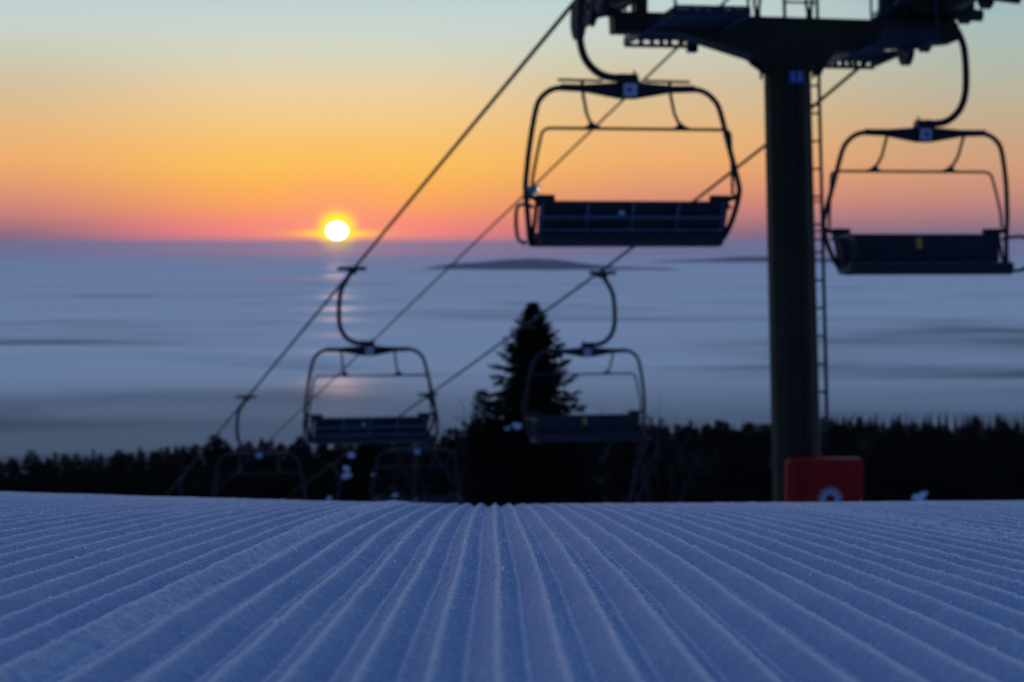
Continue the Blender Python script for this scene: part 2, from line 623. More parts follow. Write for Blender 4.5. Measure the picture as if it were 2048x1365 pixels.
tag(o, 'glittering loose frost crystals scattered over the groomed snow ridges', 'frost', kind='stuff')

# valley terrain beyond the piste (forest floor), down under the fog
mt = material('forest_floor', (0.030, 0.055, 0.12), 1.0, 0, 0.4, 0.02, spec=0.0)
rows = np.concatenate([np.linspace(150, 1200, 60), 1200 * 1.12 ** np.arange(1, 20)])
cols = np.linspace(-1, 1, 81)
XX = cols[None, :] * (60 + 0.9 * rows[:, None])
YY = np.repeat(rows[:, None], len(cols), 1)
hill = 92 * np.exp(-((YY - 830) / 120) ** 2) / (1 + np.exp(-(XX - 35) / 14))
ZZ = -drop(YY) - 1.2 + hill + 2.5 * vnoise(XX / 60, YY / 60, 21) * np.clip((YY - 330) / 200, 0, 1)
ZTER = (rows, cols, ZZ)
terr = grid_mesh('valley_terrain', XX, YY, ZZ, mt)
tag(terr, kind='structure')


def terrain_z(x, y):
    hl = 92 * math.exp(-((y - 830) / 120) ** 2) / (1 + math.exp(-(x - 35) / 14))
    return float(-drop(y)) - 1.2 + hl


# far hills rising out of the fog
mh = material('far_forest_hill', (0.02, 0.035, 0.085), 1.0, 0, 0.3, 0.004, spec=0.0)


def far_hill(pts, dist, depth, name):
    """a long low hill: (photo x, top y) profile at a distance"""
    pts = sorted(pts)
    xs = np.linspace(pts[0][0], pts[-1][0], 120)
    ys = np.interp(xs, [p[0] for p in pts], [p[1] for p in pts])
    X0 = (xs - 1024) / F * dist
    top = -(ys - HY) / F * dist
    v = np.linspace(-1, 1, 25)
    XX = np.repeat(X0[None, :], 25, 0)
    YY = dist + v[:, None] * depth + 0 * XX
    base = -112.0
    ZZ = base + (top[None, :] - base) * (np.cos(v * math.pi / 2)[:, None] ** 1.3) + 2.0 * vnoise(XX / 70, YY / 70, 31) * np.cos(v * math.pi / 2)[:, None]
    o = grid_mesh(name, XX, YY, ZZ, mh)
    return tag(o, kind='structure')


far_hill([(780, 548), (850, 536), (900, 528), (960, 524), (1000, 520), (1060, 518), (1110, 519), (1160, 526), (1230, 533), (1330, 537), (1420, 547)], 9300, 160, 'hill')
far_hill([(1200, 540), (1300, 524), (1400, 519), (1480, 513), (1540, 513), (1640, 516), (1750, 520), (1900, 530), (2000, 540)], 12500, 160, 'hill')

# ---------------------------------------------------------------- the sea of fog
FOGZ = -100.0
mf = bpy.data.materials.new('sea_of_fog')
mf.use_nodes = True
tr = mf.node_tree
tr.nodes.clear()
N, M, L = mk(tr)
g = N('ShaderNodeNewGeometry')
mp = N('ShaderNodeMapping')
mp.inputs['Scale'].default_value = (0.0016, 0.0021, 0.001)
L(g.outputs['Position'], mp.inputs['Vector'])
nz = N('ShaderNodeTexNoise')
nz.inputs['Scale'].default_value = 1.0
nz.inputs['Detail'].default_value = 4
nz.inputs['Roughness'].default_value = 0.5
nz.inputs['Distortion'].default_value = 1.3
L(mp.outputs[0], nz.inputs['Vector'])
df = N('ShaderNodeBsdfDiffuse')
df.inputs[0].default_value = (0.90, 0.92, 0.95, 1)
gl = N('ShaderNodeBsdfGlossy')
gl.inputs['Roughness'].default_value = 0.45
gl.inputs['Color'].default_value = (0.98, 0.91, 0.87, 1)
mx = N('ShaderNodeMixShader')
mx.inputs[0].default_value = 0.82
L(df.outputs[0], mx.inputs[1])
L(gl.outputs[0], mx.inputs[2])
tp = N('ShaderNodeBsdfTransparent')
rp = N('ShaderNodeMapRange', interpolation_type='SMOOTHSTEP')
rp.inputs[1].default_value = 0.50
rp.inputs[2].default_value = 0.76
rp.inputs[3].default_value = 0.0
rp.inputs[4].default_value = 0.42
L(nz.outputs[0], rp.inputs[0])
sp_ = N('ShaderNodeSeparateXYZ')
L(g.outputs['Position'], sp_.inputs[0])
thin = None
for x0_, y0_, a_, b_, k_ in ((620, 2420, 330, 330, .85), (430, 1860, 230, 110, .75), (560, 1560, 200, 80, .5), (-440, 2370, 150, 70, .55), (-250, 1560, 90, 90, .3), (-130, 1500, 60, 80, .2),
                             (-360, 1330, 200, 60, .35), (300, 3100, 260, 130, .3)):
    e_ = M('ADD', M('POWER', M('ABSOLUTE', M('DIVIDE', M('SUBTRACT', sp_.outputs[0], x0_), a_)), 2.0),
           M('POWER', M('ABSOLUTE', M('DIVIDE', M('SUBTRACT', sp_.outputs[1], y0_), b_)), 2.0))
    e_ = M('MULTIPLY', M('EXPONENT', M('MULTIPLY', e_, -1.0)), k_)
    thin = e_ if thin is None else M('ADD', thin, e_)
n3 = N('ShaderNodeMapRange')
n3.inputs[1].default_value = 0.35
n3.inputs[2].default_value = 0.65
n3.inputs[3].default_value = 0.45
n3.inputs[4].default_value = 1.2
L(nz.outputs[0], n3.inputs[0])
thin = M('MULTIPLY', thin, n3.outputs[0])
edge = N('ShaderNodeMapRange', interpolation_type='SMOOTHSTEP')
edge.inputs[1].default_value = 950
edge.inputs[2].default_value = 2100
edge.inputs[3].default_value = 0.66
edge.inputs[4].default_value = 0.0
L(sp_.outputs[1], edge.inputs[0])
thin = M('ADD', thin, edge.outputs[0])
mx2 = N('ShaderNodeMixShader')
fr_ = N('ShaderNodeMapRange', interpolation_type='SMOOTHSTEP')
fr_.inputs[1].default_value = 8500
fr_.inputs[2].default_value = 27000
L(sp_.outputs[1], fr_.inputs[0])
L(M('MAXIMUM', M('MINIMUM', M('ADD', rp.outputs[0], thin), 0.9), fr_.outputs[0]), mx2.inputs[0])
L(mx.outputs[0], mx2.inputs[1])
L(tp.outputs[0], mx2.inputs[2])
mo = N('ShaderNodeOutputMaterial')
L(mx2.outputs[0], mo.inputs[0])
rows = 350 * np.exp(np.linspace(0, math.log(28500 / 350), 480))
cols = np.linspace(-1, 1, 260)
XX = cols[None, :] * (200 + 0.75 * rows[:, None])
YY = np.repeat(rows[:, None], len(cols), 1)
ZZ = (FOGZ + 4.0 * vnoise(XX / 480, YY / 380, 41) * np.clip(9000 / YY, 0, 1) + 1.8 * vnoise(XX / 230, YY / 210, 42) * np.clip(8000 / YY, 0, 1)
      + 2.5 * vnoise(XX / 3500, YY / 2600, 44))
fog = grid_mesh('sea_of_fog', XX, YY, ZZ, mf)
tag(fog, 'pale blue sea of fog filling the valley to the horizon', 'fog', kind='stuff')

# ---------------------------------------------------------------- lift geometry
VPc = Vector(((-28 - 1024) / F, (682.5 - 1427) / F, 1.0))       # in camera space: right, up, forward
U = Vector((VPc.x, CP + VPc.y * SP, -SP + VPc.y * CP)).normalized()   # down the lift line
UH = Vector((U.x, U.y, 0)).normalized()
EX = Vector((UH.y, -UH.x, 0))                                      # to the right of the line
EZ = EX.cross(U).normalized()
if EZ.z < 0:
    EZ = -EZ


LINE_U = U.copy()


def on_line(p0, Z):
    """point of the line through p0 along U at camera depth Z"""
    def depth(p):
        return p.y * CP - p.z * SP
    d0, du = depth(p0), (LINE_U.y * CP - LINE_U.z * SP)
    return p0 + LINE_U * ((Z - d0) / du)


def rope_point(side_, Z):
    """point on a haul rope; the right one sags a little between its towers"""
    p = on_line(LP if side_ == 'L' else RP, Z)
    if side_ == 'R':
        p = p + Vector((0, 0, float(np.interp(Z, [20, 24, 25, 26.1, 27, 30, 33.5, 39.3], [.06, .16, .20, .225, .225, .115, .05, 0]))))
    return p


LP = W(1204, -62, 22.3)
RP = W(1195, 548, 39.3)
MP = W(1340, 110, 24.0)

# ---------------------------------------------------------------- chairs


def make_chair(top=.012):
    root = empty('lift_chair')
    st, rb = MT['steel'], MT['rubber']
    # outer frame: one bent tube from the middle block down each side and under the seat
    m = MB()
    for s in (-1, 1):
        p = [(.09, 0, -.015), (.38, 0, .0), (.58, 0, .0), (.72, -.005, -.02), (.82, -.01, -.09), (.88, -.03, -.20), (.95, -.08, -.52),
             (1.01, -.18, -.86), (1.015, -.20, -.98), (.985, -.14, -1.17), (.945, -.03, -1.34), (.91, .08, -1.42), (.88, .16, -1.445), (.86, .25, -1.44)]
        m.tube(smooth_path([(x * s, y, z) for x, y, z in p], 5), .0265, 12)
    m.build('frame', st, root)
    m = MB()
    for s in (-1, 1):
        poly = [(.08 * s, .055), (.42 * s, .030), (.64 * s, .032), (.64 * s, -.032), (.42 * s, -.04), (.08 * s, -.10)]
        if s > 0:
            poly = poly[::-1]
        m.prism(poly, -.03, .03)
    m.build('crossbar', st, root)
    m = MB()
    m.box((0, 0, .0), (.185, .13, .20))
    m.box((0, 0, .115), (.17, .11, .03))
    m.tube([(.06, .0, .12), (.06, .0, .165)], .012, 8)
    m.build('hanger_block', st, root)
    for s in (-1, 1):
        m = MB()
        m.box((.005, .068 * s, -.02), (.125, .006, .115))
        pl = m.build('number_plate', MT['plate'], root)
        m = MB()
        m.box((-.005, .0725 * s, -.018), (.05, .004, .034))
        m.build('plate_print', MT['mark'], pl)
    # hanger arm
    m = MB()
    p = [(-.04, 0, .10), (-.14, 0, .095), (-.25, 0, .12), (-.35, 0, .19), (-.42, 0, .29), (-.455, 0, .42), (-.462, 0, .56), (-.455, 0, .72), (-.435, 0, .88),
         (-.39, 0, 1.0), (-.33, 0, 1.10), (-.275, 0, 1.19)]
    m.tube(smooth_path(p, 5), .037, 12)
    m.build('hanger_arm', st, root)
    m = MB()
    m.box((-.25, 0, 1.205), (.09, .34, .075))
    m.box((-.25, .0, 1.262), (.06, .16, .05))
    m.tube([(-.47, .0, 1.255), (-.04, .0, 1.255)], .030, 8)
    m.tube([(-.46, -.06, 1.255), (-.46, .06, 1.255)], .017, 8)
    m.tube([(-.05, -.07, 1.255), (-.05, .07, 1.255)], .017, 8)
    m.build('cable_grip', rb, root)
    # seat and backrest
    m = MB()
    prof = [(-.13, -1.335), (.02, -1.352), (.17, -1.345), (.26, -1.335), (.31, -1.36), (.31, -1.40), (.26, -1.455), (.05, -1.47), (-.10, -1.465), (-.185, -1.42), (-.18, -1.345)]
    n = len(prof)
    vs = [(x, y, z) for x in (-.875, .875) for y, z in prof]
    m.add(vs, [list(range(n))[::-1], list(range(n, 2 * n))] + [[i, (i + 1) % n, (i + 1) % n + n, i + n] for i in range(n)])
    m.build('seat', MT['seat'], root)
    m = MB()
    prof = [(-.20, -1.055), (-.165, -1.045), (-.135, -1.065), (-.07, -1.20), (-.045, -1.33), (-.10, -1.335), (-.135, -1.20)]
    n = len(prof)
    vs = [(x, y, z) for x in (-.87, .87) for y, z in prof]
    m.add(vs, [list(range(n))[::-1], list(range(n, 2 * n))] + [[i, (i + 1) % n, (i + 1) % n + n, i + n] for i in range(n)])
    br = m.build('backrest', MT['pad'], root)
    m = MB()
    for x in (-.86, -.43, 0, .43, .86):
        m.tube([(x, -.215, -1.07), (x, -.155, -1.21), (x, -.125, -1.335)], .013, 8)
    for y, z in ((-.165, -1.195), (-.135, -1.315)):
        m.tube([(-.87, y - .012, z), (.87, y - .012, z)], .015, 8)
    m.build('back_rib_frame', MT['steel_light'], br)
    for s in (-1, 1):
        m = MB()
        m.box((.83 * s, -.175, -1.045), (.17, .08, .11))
        m.build('corner_pad', rb, br)
    m = MB()
    m.box((0.01, -.078, -1.20), (.058, .014, .23), Matrix.Rotation(R(-16), 3, 'X') @ Matrix.Rotation(R(9), 3, 'Y'))
    m.build('warning_stripe', MT['yellow'], br)
    m = MB()
    m.box((-.105, -.176, -1.155), (.055, .006, .04), Matrix.Rotation(R(-24), 3, 'X'))
    m.build('sticker', MT['plate'], br)
    # sides: armrest loop and bracket with a slot and an eye
    for s in (-1, 1):
        m = MB()
        loop = [(.0, -1.085), (.20, -1.075), (.40, -1.08), (.50, -1.12), (.53, -1.20), (.51, -1.31), (.44, -1.39), (.32, -1.42), (.14, -1.43)]
        m.tube(smooth_path([(.945 * s, y, z) for y, z in [(-.14, -1.10)] + loop], 5), .019, 10)
        m.build('armrest', st, root)
        m = MB()
        x0 = .905 * s
        m.tube(smooth_path([(x0, -.19, -1.03), (x0, -.12, -1.16), (x0, -.06, -1.28), (x0, -.0, -1.36), (x0, .06, -1.44)], 4), .021, 8)
        m.tube([(x0 * 1.0, -.19, -1.03), (1.0 * s, -.19, -1.0)], .026, 8)
        m.tube([(x0, -.05, -1.31), (.955 * s, -.04, -1.31)], .032, 8)
        m.tube([(x0, -.0, -1.43), (.92 * s, .04, -1.43)], .022, 8)
        m.build('side_bracket', st, root)
    # raised restraint bar with its struts and foot rests
    m = MB()
    p = [(.955, -.19, -.98), (.945, -.21, -.80), (.90, -.30, -.48), (.88, -.325, -.42), (.83, -.33, -.395), (.7, -.33, -.392), (0, -.33, -.392)]
    half_ = smooth_path(p, 5)
    full = half_ + [Vector((-q.x, q.y, q.z)) for q in half_[::-1][1:]]
    m.tube(full, .0155, 8)
    m.build('safety_bar', st, root)
    for s in (-1, 1):
        m = MB()
        x = .42 * s
        m.tube(smooth_path([(x, -.33, -.39), (x, -.22, -.32), (x, -.10, -.24), (x, -.04, -.16), (x, .03, -.06), (x, .075, top)], 4), .0165, 8)
        m.tube([(x - .07, -.33, -.385), (x + .07, -.33, -.385)], .019, 8)
        m.tube([(x - .05, -.33, -.385), (x, -.27, -.33), (x + .05, -.33, -.385)], .013, 8)
        fs = m.build('footrest_strut', st, root)
        m = MB()
        m.tube([(x - .23, .08, top + .006), (x + .20, .08, top + .002)], .0135, 8)
        m.build('footrest', rb, fs)
    return root


chair_near = make_chair(.068)
chair = make_chair()
chair_spots = [
    ('L', 22.3, 'largest chair, seen from behind under the tower arm, frost on its left side'),
    ('L', 37.5, 'second chair on the left rope, seen from behind, just below the sun'),
    ('L', 52.7, 'third chair on the left rope, its frame dark against the forest above the snow edge'),
    ('L', 67.9, 'farthest faint chair of the left rope, almost lost in the dark forest'),
    ('R', 25.0, 'empty chair right of the tower mast with yellow stripe on its backrest'),
    ('R', 39.0, 'chair hanging in front of the tall spruce, yellow stripe on its backrest'),
    ('R', 54.4, 'small chair frame between the tall spruce and the curved hanger at the snow edge'),
    ('R', 69.5, 'farthest chair of the right rope, only its curved hanger arm seen with snow behind it'),
]
CH = []
for i, (side_, z, lab) in enumerate(chair_spots):
    c_ = chair_near if i == 0 else (chair if i == 1 else copy_tree(chair))
    p = on_line(LP if side_ == 'L' else RP, z) + Vector((0, 0, .13 if i == 0 else (.085 if i == 4 else (-.07 if i == 5 else 0))))
    yaw = math.atan2(UH.x, UH.y) * -1 + (0 if side_ == 'L' else math.pi)
    rm = Matrix.Rotation(yaw, 4, 'Z')
    grip = Vector((-.25, 0, 1.225))
    c_.matrix_world = Matrix.Translation(p - rm.to_3x3() @ grip) @ rm
    tag(c_, lab, 'chairlift chair', 'chairs hanging on the ski lift')
    CH.append(c_)

# frost lump on the side of the nearest chair


def lump(name, c_, r, seed, label, mat=None, n=3, group=None):
    bm = bmesh.new()
    rn = random.Random(seed)
    for k in range(n):
        off = Vector((rn.uniform(-.8, .8), rn.uniform(-.5, .5), rn.uniform(-.5, .5))) * r if k else Vector((0, 0, 0))
        rr = r * rn.uniform(.5, 1.0)
        ret = bmesh.ops.create_icosphere(bm, subdivisions=3, radius=rr, matrix=Matrix.Translation(off))
        for v in ret['verts']:
            d = v.co - off
            f = 1 + .22 * float(vnoise(np.array(v.co.x / r * 1.7 + seed), np.array(v.co.z / r * 1.7 + v.co.y / r), seed))
            v.co = off + Vector((d.x * f, d.y * f, d.z * f * .8))
    me = bpy.data.meshes.new(name)
    bm.to_mesh(me)
    bm.free()
    for p in me.polygons:
        p.use_smooth = True
    me.materials.append(mat or MT['clump'])
    o = bpy.data.objects.new(name, me)
    o.location = c_
    COL.objects.link(o)
    return tag(o, label, 'snow clump', group)


cm = CH[0].matrix_world
mfr = bpy.data.materials.new('rime_frost')
mfr.use_nodes = True
N, M, L = mk(mfr.node_tree)
mfr.node_tree.nodes.clear()
ice = N('ShaderNodeBsdfPrincipled')
ice.inputs['Base Color'].default_value = (1.0, 0.97, 0.95, 1)
ice.inputs['Roughness'].default_value = 0.45
ice.inputs['IOR'].default_value = 1.15
ice.inputs['Transmission Weight'].default_value = 0.85
mo = N('ShaderNodeOutputMaterial')
L(ice.outputs[0], mo.inputs[0])
lump('snow_clump', cm @ Vector((-.955, -.20, -.955)), .055, 3, 'small pinkish frost lump stuck on the left side of the nearest chair', mfr, n=6)

# ---------------------------------------------------------------- ropes


def rope(p0, z0, z1, r, name, lab, group, side_=None):
    m = MB()
    a, b = on_line(p0, z0), on_line(p0, z1)
    pts = [a.lerp(b, k / 24) for k in range(25)]
    if side_:
        pts = [rope_point(side_, z) for z in list(np.linspace(z0, 45, 30)) + list(np.linspace(50, z1, 12))]
    m.tube(pts, r, 10)
    o = m.build(name, MT['cable'])
    return tag(o, lab, 'cable', group)


rope(LP, 9, 150, .022, 'haul_rope', 'steel haul rope carrying the left line of chairs, crossing beside the sun', 'ropes of the lift')
rope(RP, 9, 150, .022, 'haul_rope', 'steel haul rope carrying the right line of chairs, passing behind the mast', 'ropes of the lift', 'R')
rope(MP, 9, 150, .013, 'signal_cable', 'thin middle cable running down from the tower arm behind the nearest chair', 'ropes of the lift')

# ---------------------------------------------------------------- the tower
TC = W(1573, 75, 23.5)
LU, LEZ = U, EZ
EZ = (LEZ * 0.45 + Vector((0, 0, 1)) * 0.55).normalized()          # the mast leans a little downhill
U = EZ.cross(EX).normalized()
TM = Matrix((EX, U, EZ)).transposed().to_4x4()
TM.translation = TC


def T(px, py, u=0.0):
    """tower coordinates (x, z) of a photo pixel on the plane y = u of the tower frame"""
    d = W(px, py, 1.0)
    n = U
    o0 = TC + U * u
    s = o0.dot(n) / d.dot(n)
    q = d * s - TC
    return q.dot(EX), q.dot(EZ)


def TP(lst, u=0.0):
    return [T(a, b, u) for a, b in lst]


tower = empty('lift_tower', mat=TM)
tag(tower, 'dark green steel lift tower with crossarm, ladder and pulley trains', 'lift tower')


def ccw(poly):
    a = sum(poly[i][0] * poly[(i + 1) % len(poly)][1] - poly[(i + 1) % len(poly)][0] * poly[i][1] for i in range(len(poly)))
    return poly if a > 0 else poly[::-1]


def plate(name, poly, y0, y1, mat, parent=tower):
    m = MB()
    for q in (poly if isinstance(poly[0][0], tuple) else [poly]):
        m.prism(ccw(q), y0, y1)
    return m.build(name, mat, parent)


# mast: eight-sided tapered tube down to the snow
zb = -5.9
m = MB()
r0, r1 = .242, .232
nseg = 12
vs = []
for z, r in ((zb, r0), (-.35, r1), (-.2, r1)):
    for k in range(nseg):
        a = 2 * math.pi * (k + .5) / nseg + .13
        vs.append((r * math.cos(a), r * math.sin(a), z))
fs = []
for i in range(2):
    for k in range(nseg):
        k2 = (k + 1) % nseg
        fs.append([i * nseg + k, i * nseg + k2, (i + 1) * nseg + k2, (i + 1) * nseg + k])
fs.append([2 * nseg + k for k in range(nseg)])
m.add(vs, fs)
m.tube([(.02, -.232, -.4), (.02, -.240, -5.4)], .008, 6)
mast = m.build('mast', MT['olive'], tower)
m = MB()
for z, rr in ((-.33, .275),):
    m.tube([(0, 0, z), (0, 0, z + .05)], rr, 24, smooth=False)
for k in range(12):
    a = 2 * math.pi * k / 12
    m.tube([(.262 * math.cos(a), .262 * math.sin(a), -.40), (.262 * math.cos(a), .262 * math.sin(a), -.25)], .012, 6)
m.build('flange', MT['olive'], tower)
# crossarm with haunches
arm = TP([(1348, 36), (1500, 38), (1770, 46), (1905, 52), (1905, 86), (1790, 95), (1662, 108), (1640, 138), (1530, 138), (1500, 116), (1400, 84), (1348, 70)])
plate('crossarm', arm, -.15, .15, MT['olive'])
m = MB()
m.prism(ccw(TP([(1497, 112), (1534, 112), (1534, 152), (1500, 128)])), -.03, .03)
m.build('gusset', MT['olive'], tower)
m = MB()
m.prism(ccw(TP([(1630, 112), (1662, 106), (1640, 152), (1628, 152)])), -.03, .03)
m.build('gusset', MT['olive'], tower)
# left arm end: open frame plates
q = [TP([(1222, 26), (1350, 30), (1350, 68), (1224, 67)]), TP([(1221, -60), (1233, -60), (1233, 27), (1221, 27)]),
     TP([(1267, -60), (1290, -60), (1290, 31), (1267, 31)]), TP([(1233, -14), (1267, -14), (1267, 5), (1233, 5)])]
plate('arm_end_frame', q, -.10, .10, MT['olive'])
# right arm end
q = [TP([(1762, 50), (1905, 52), (1900, 20), (1880, -20), (1800, -60), (1764, -60)])]
plate('arm_end_frame', q, .02, .10, MT['olive'])


def catwalk(cxl, cxr, zlev, u0, u1, side):
    """a service platform beside the arm, running along the rope; x range in tower coordinates"""
    m = MB()
    for x in (cxl, cxr):
        m.box((x, (u0 + u1) / 2, zlev), (.03, u1 - u0, .075))
    for y in (u0, u1):
        m.box(((cxl + cxr) / 2, y, zlev + .035), (cxr - cxl + .03, .03, .030))
        m.box(((cxl + cxr) / 2, y, zlev - .035), (cxr - cxl + .03, .03, .036))
        for f_ in (.0, .22, .38, .52, .64, .8, 1.0):
            m.box((cxl + (cxr - cxl) * f_, y, zlev), (.045, .028, .06))
    fr = m.build('catwalk', MT['catwalk'], tower)
    m = MB()
    k = int((u1 - u0) / .085)
    for i in range(1, k):
        y = u0 + (u1 - u0) * i / k
        if abs(y) < .17:
            continue
        m.box(((cxl + cxr) / 2, y, zlev + .02), (cxr - cxl, .028, .022))
    m.build('grating', MT['catwalk'], fr)
    m = MB()
    for x in (cxl, cxr):
        for y in (u0, (u0 + u1) / 2 + .3, u1):
            if side * (x - (cxl + cxr) / 2) > 0 or y == u0:
                m.tube([(x, y, zlev), (x, y, zlev + 1.0)], .014, 6)
    xo = cxl if side < 0 else cxr
    for h in (.5, 1.0):
        m.tube([(xo, u0, zlev + h), (xo, u1, zlev + h)], .014, 6)
    m.build('handrail', MT['catwalk'], fr)
    return fr


xl, zf = T(1252, 84, .62)
xr, _ = T(1388, 84, .62)
catwalk(xl, xr, zf, -1.12, .62, -1)
m = MB()
xa, za = T(1383, 86, .62)
m.box((xa, .60, za - .02), (.10, .08, .16))
m.build('cable_clamp', MT['catwalk'], tower)
xl, zf = T(1650, 127, .85)
xr, _ = T(1745, 127, .85)
catwalk(xl, xr, zf, -.85, .85, 1)
# lifting frame posts over the arm
for px in (1515, 1619):
    x0, z0 = T(px, 42)
    m = MB()
    for y in (-.085, .085):
        m.tube([(x0, y * .3, z0 - .05), (x0, y * .6, z0 + .10), (x0, y, z0 + .18), (x0, y, z0 + 1.0)], .017, 8)
    m.tube([(x0, 0, z0 - .05), (x0, 0, z0 + .12)], .034, 8)
    m.build('lifting_post', MT['olive'], tower)
m = MB()
xA, zA = T(1515, 42)
xB, zB = T(1619, 42)
m.box(((xA + xB) / 2, 0, zA + 1.02), (xB - xA + .3, .22, .08))
m.build('lifting_beam', MT['olive'], tower)

# ladder beside the mast
xr_, _ = T(1641, 290, .27)
lad = empty('ladder')
lad.parent = tower
zt = .95
for x in (xr_, xr_ - .34):
    m = MB()
    m.tube([(x, .27, zt), (x, .27, -3.72)], .0185, 8)
    m.build('ladder_rail', MT['steel'], lad)
zr = T(1640, 172, .27)[1]
for k in range(-4, 13):
    z = zr - .2745 * k
    m = MB()
    m.tube([(xr_ - .34, .27, z), (xr_, .27, z)], .0115, 8)
    m.build('rung', MT['steel'], lad)
zx = T(1640, 404, .27)[1]
for z in (zx, zx - .29, -.62, -1.95):
    m = MB()
    m.tube([(xr_ - .40, .18, z), (xr_ + .01, .26, z)], .010, 6)
    m.build('ladder_bracket', MT['steel'], lad)

# number sign on the mast
sx, sz_ = T(1592, 154, -.26)
sg = plate('number_sign', TP([(1578, 142), (1607, 142), (1607, 167), (1578, 167)], -.26), -.268, -.256, MT['blue_sign'])
cu = bpy.data.curves.new('digits', 'FONT')
cu.body = "13"
cu.size = .125
cu.align_x = 'CENTER'
cu.align_y = 'CENTER'
cu.extrude = .002
tmp = bpy.data.objects.new('digits_tmp', cu)
COL.objects.link(tmp)
bpy.context.view_layer.update()
me = bpy.data.meshes.new_from_object(tmp.evaluated_get(bpy.context.evaluated_depsgraph_get()))
bpy.data.objects.remove(tmp)
me.materials.append(MT['white_vinyl'])
o = bpy.data.objects.new('digits', me)
COL.objects.link(o)
o.parent = sg
o.matrix_parent_inverse = Matrix.Identity(4)
o.matrix_basis = Matrix.Translation((sx, -.2715, sz_)) @ Matrix.Rotation(R(90), 4, 'X')

# pulley trains


def wheel(parent, x, y, z, r=.175, wdt=.075):
    root = empty('sheave_wheel')
    root.parent = parent
    root.location = (x, y, z)
    m = MB()
    prof = [(-.5, .55), (-.5, .93), (-.42, 1.0), (-.30, 1.0), (-.18, .90), (.18, .90), (.30, 1.0), (.42, 1.0), (.5, .93), (.5, .55)]
    ns = 28
    vs = []
    for k in range(ns):
        a = 2 * math.pi * k / ns
        for px, pr in prof:
            vs.append((px * wdt, pr * r * math.cos(a), pr * r * math.sin(a)))
    n = len(prof)
    fs = []
    for k in range(ns):
        k2 = (k + 1) % ns
        for i in range(n):
            j = (i + 1) % n
            fs.append([k * n + i, k * n + j, k2 * n + j, k2 * n + i])
    m.add(vs, fs)
    m.build('tyre', MT['rubber'], root)
    m = MB()
    m.tube([(-wdt * .3, 0, 0), (wdt * .3, 0, 0)], r * .6, 20, smooth=False)
    m.tube([(-wdt * .75, 0, 0), (wdt * .75, 0, 0)], r * .2, 12, smooth=False)
    m.build('hub', MT['steel'], root)
    return root


def train(p0, dz_, px_x, n, step, inner, rw):
    """wheels under the rope from its lowest wheel uphill"""
    # find depth where the rope passes over photo x
    lo, hi = 18.0, 32.0
    for _ in range(50):
        mid = (lo + hi) / 2
        q = on_line(p0, mid)
        dz = q.y * CP - q.z * SP
        if 1024 + F * q.x / dz > px_x:
            lo = mid
        else:
            hi = mid
    q = on_line(p0, lo)
    v = q - TC + EZ * dz_
    x, y, z = v.dot(EX), v.dot(U), v.dot(EZ)
    SL = math.tan(math.acos(max(-1, min(1, LINE_U.dot(U)))))
    tr_ = tower
    for k in range(n):
        wheel(tr_, x, y - k * step, z - rw + k * step * SL, rw)
    xi = x + inner * .075
    for k in range(0, n - 1, 2):
        m = MB()
        yc = y - (k + .5) * step
        zc = z + (k + .5) * step * SL
        m.prism(ccw([(yc - step * .62, zc - .17), (yc, zc - .27), (yc + step * .62, zc - .21), (yc + step * .62, zc - .16), (yc, zc - .13), (yc - step * .62, zc - .12)]), xi - .015, xi + .015)
        m.v = [(b, a, c_) for a, b, c_ in m.v]
        m.f = [f[::-1] for f in m.f]
        m.build('rocker_arm', MT['steel'], tr_)
    m = MB()
    y0, y1 = y - .5 * step, y - (n - 1.5) * step
    m.box((xi + inner * .035, (y0 + y1) / 2, z - .20 + (n - 1) / 2 * step * SL), (.03, abs(y1 - y0) - .1, .13), Matrix.Rotation(-math.atan(SL), 3, 'X'))
    m.build('main_rocker', MT['olive'], tr_)
    return x, y, z


xL, yL, zL = train(LP, -.02, 1156, 6, .46, 1, .195)
xR, yR, zR = train(RP, .20, 1812, 6, .54, -1, .175)
m = MB()
xe, ze = T(1226, 10)
m.tube([(xe + .02, -.02, zL - .12), (xL + .10, -.02, zL - .16)], .05, 10)
m.box((xe + .01, -.3, zL - .1), (.06, .9, .12))
m.tube([(xe + .02, -.9, zL - .08), (xL + .08, -.9, zL - .18)], .05, 10)
m.build('train_bracket', MT['olive'], tower)
m = MB()
xe, ze = T(1890, 70)
m.box((xe - .10, -.55, zR - .14), (.10, 1.5, .14))
m.tube([(xe - .12, 0, zR - .18), (xR - .08, 0, zR - .2)], .06, 10)
m.tube([(xe - .10, -.9, zR - .15), (xR - .08, -.9, zR - .2)], .05, 10)
m.box((xe - .25, .35, zR - .17), (.22, .9, .10))
m.build('train_bracket', MT['olive'], tower)
m = MB()
a0, b0 = T(1762, 5)
m.tube([(a0, -.4, b0 - .1), (a0 + .5, -.5, b0 + .12)], .035, 8)
m.tube([(a0 - .25, .2, b0 - .33), (a0 + .15, -.1, b0 - .02)], .04, 8)
m.build('arm_brace', MT['catwalk'], tower)

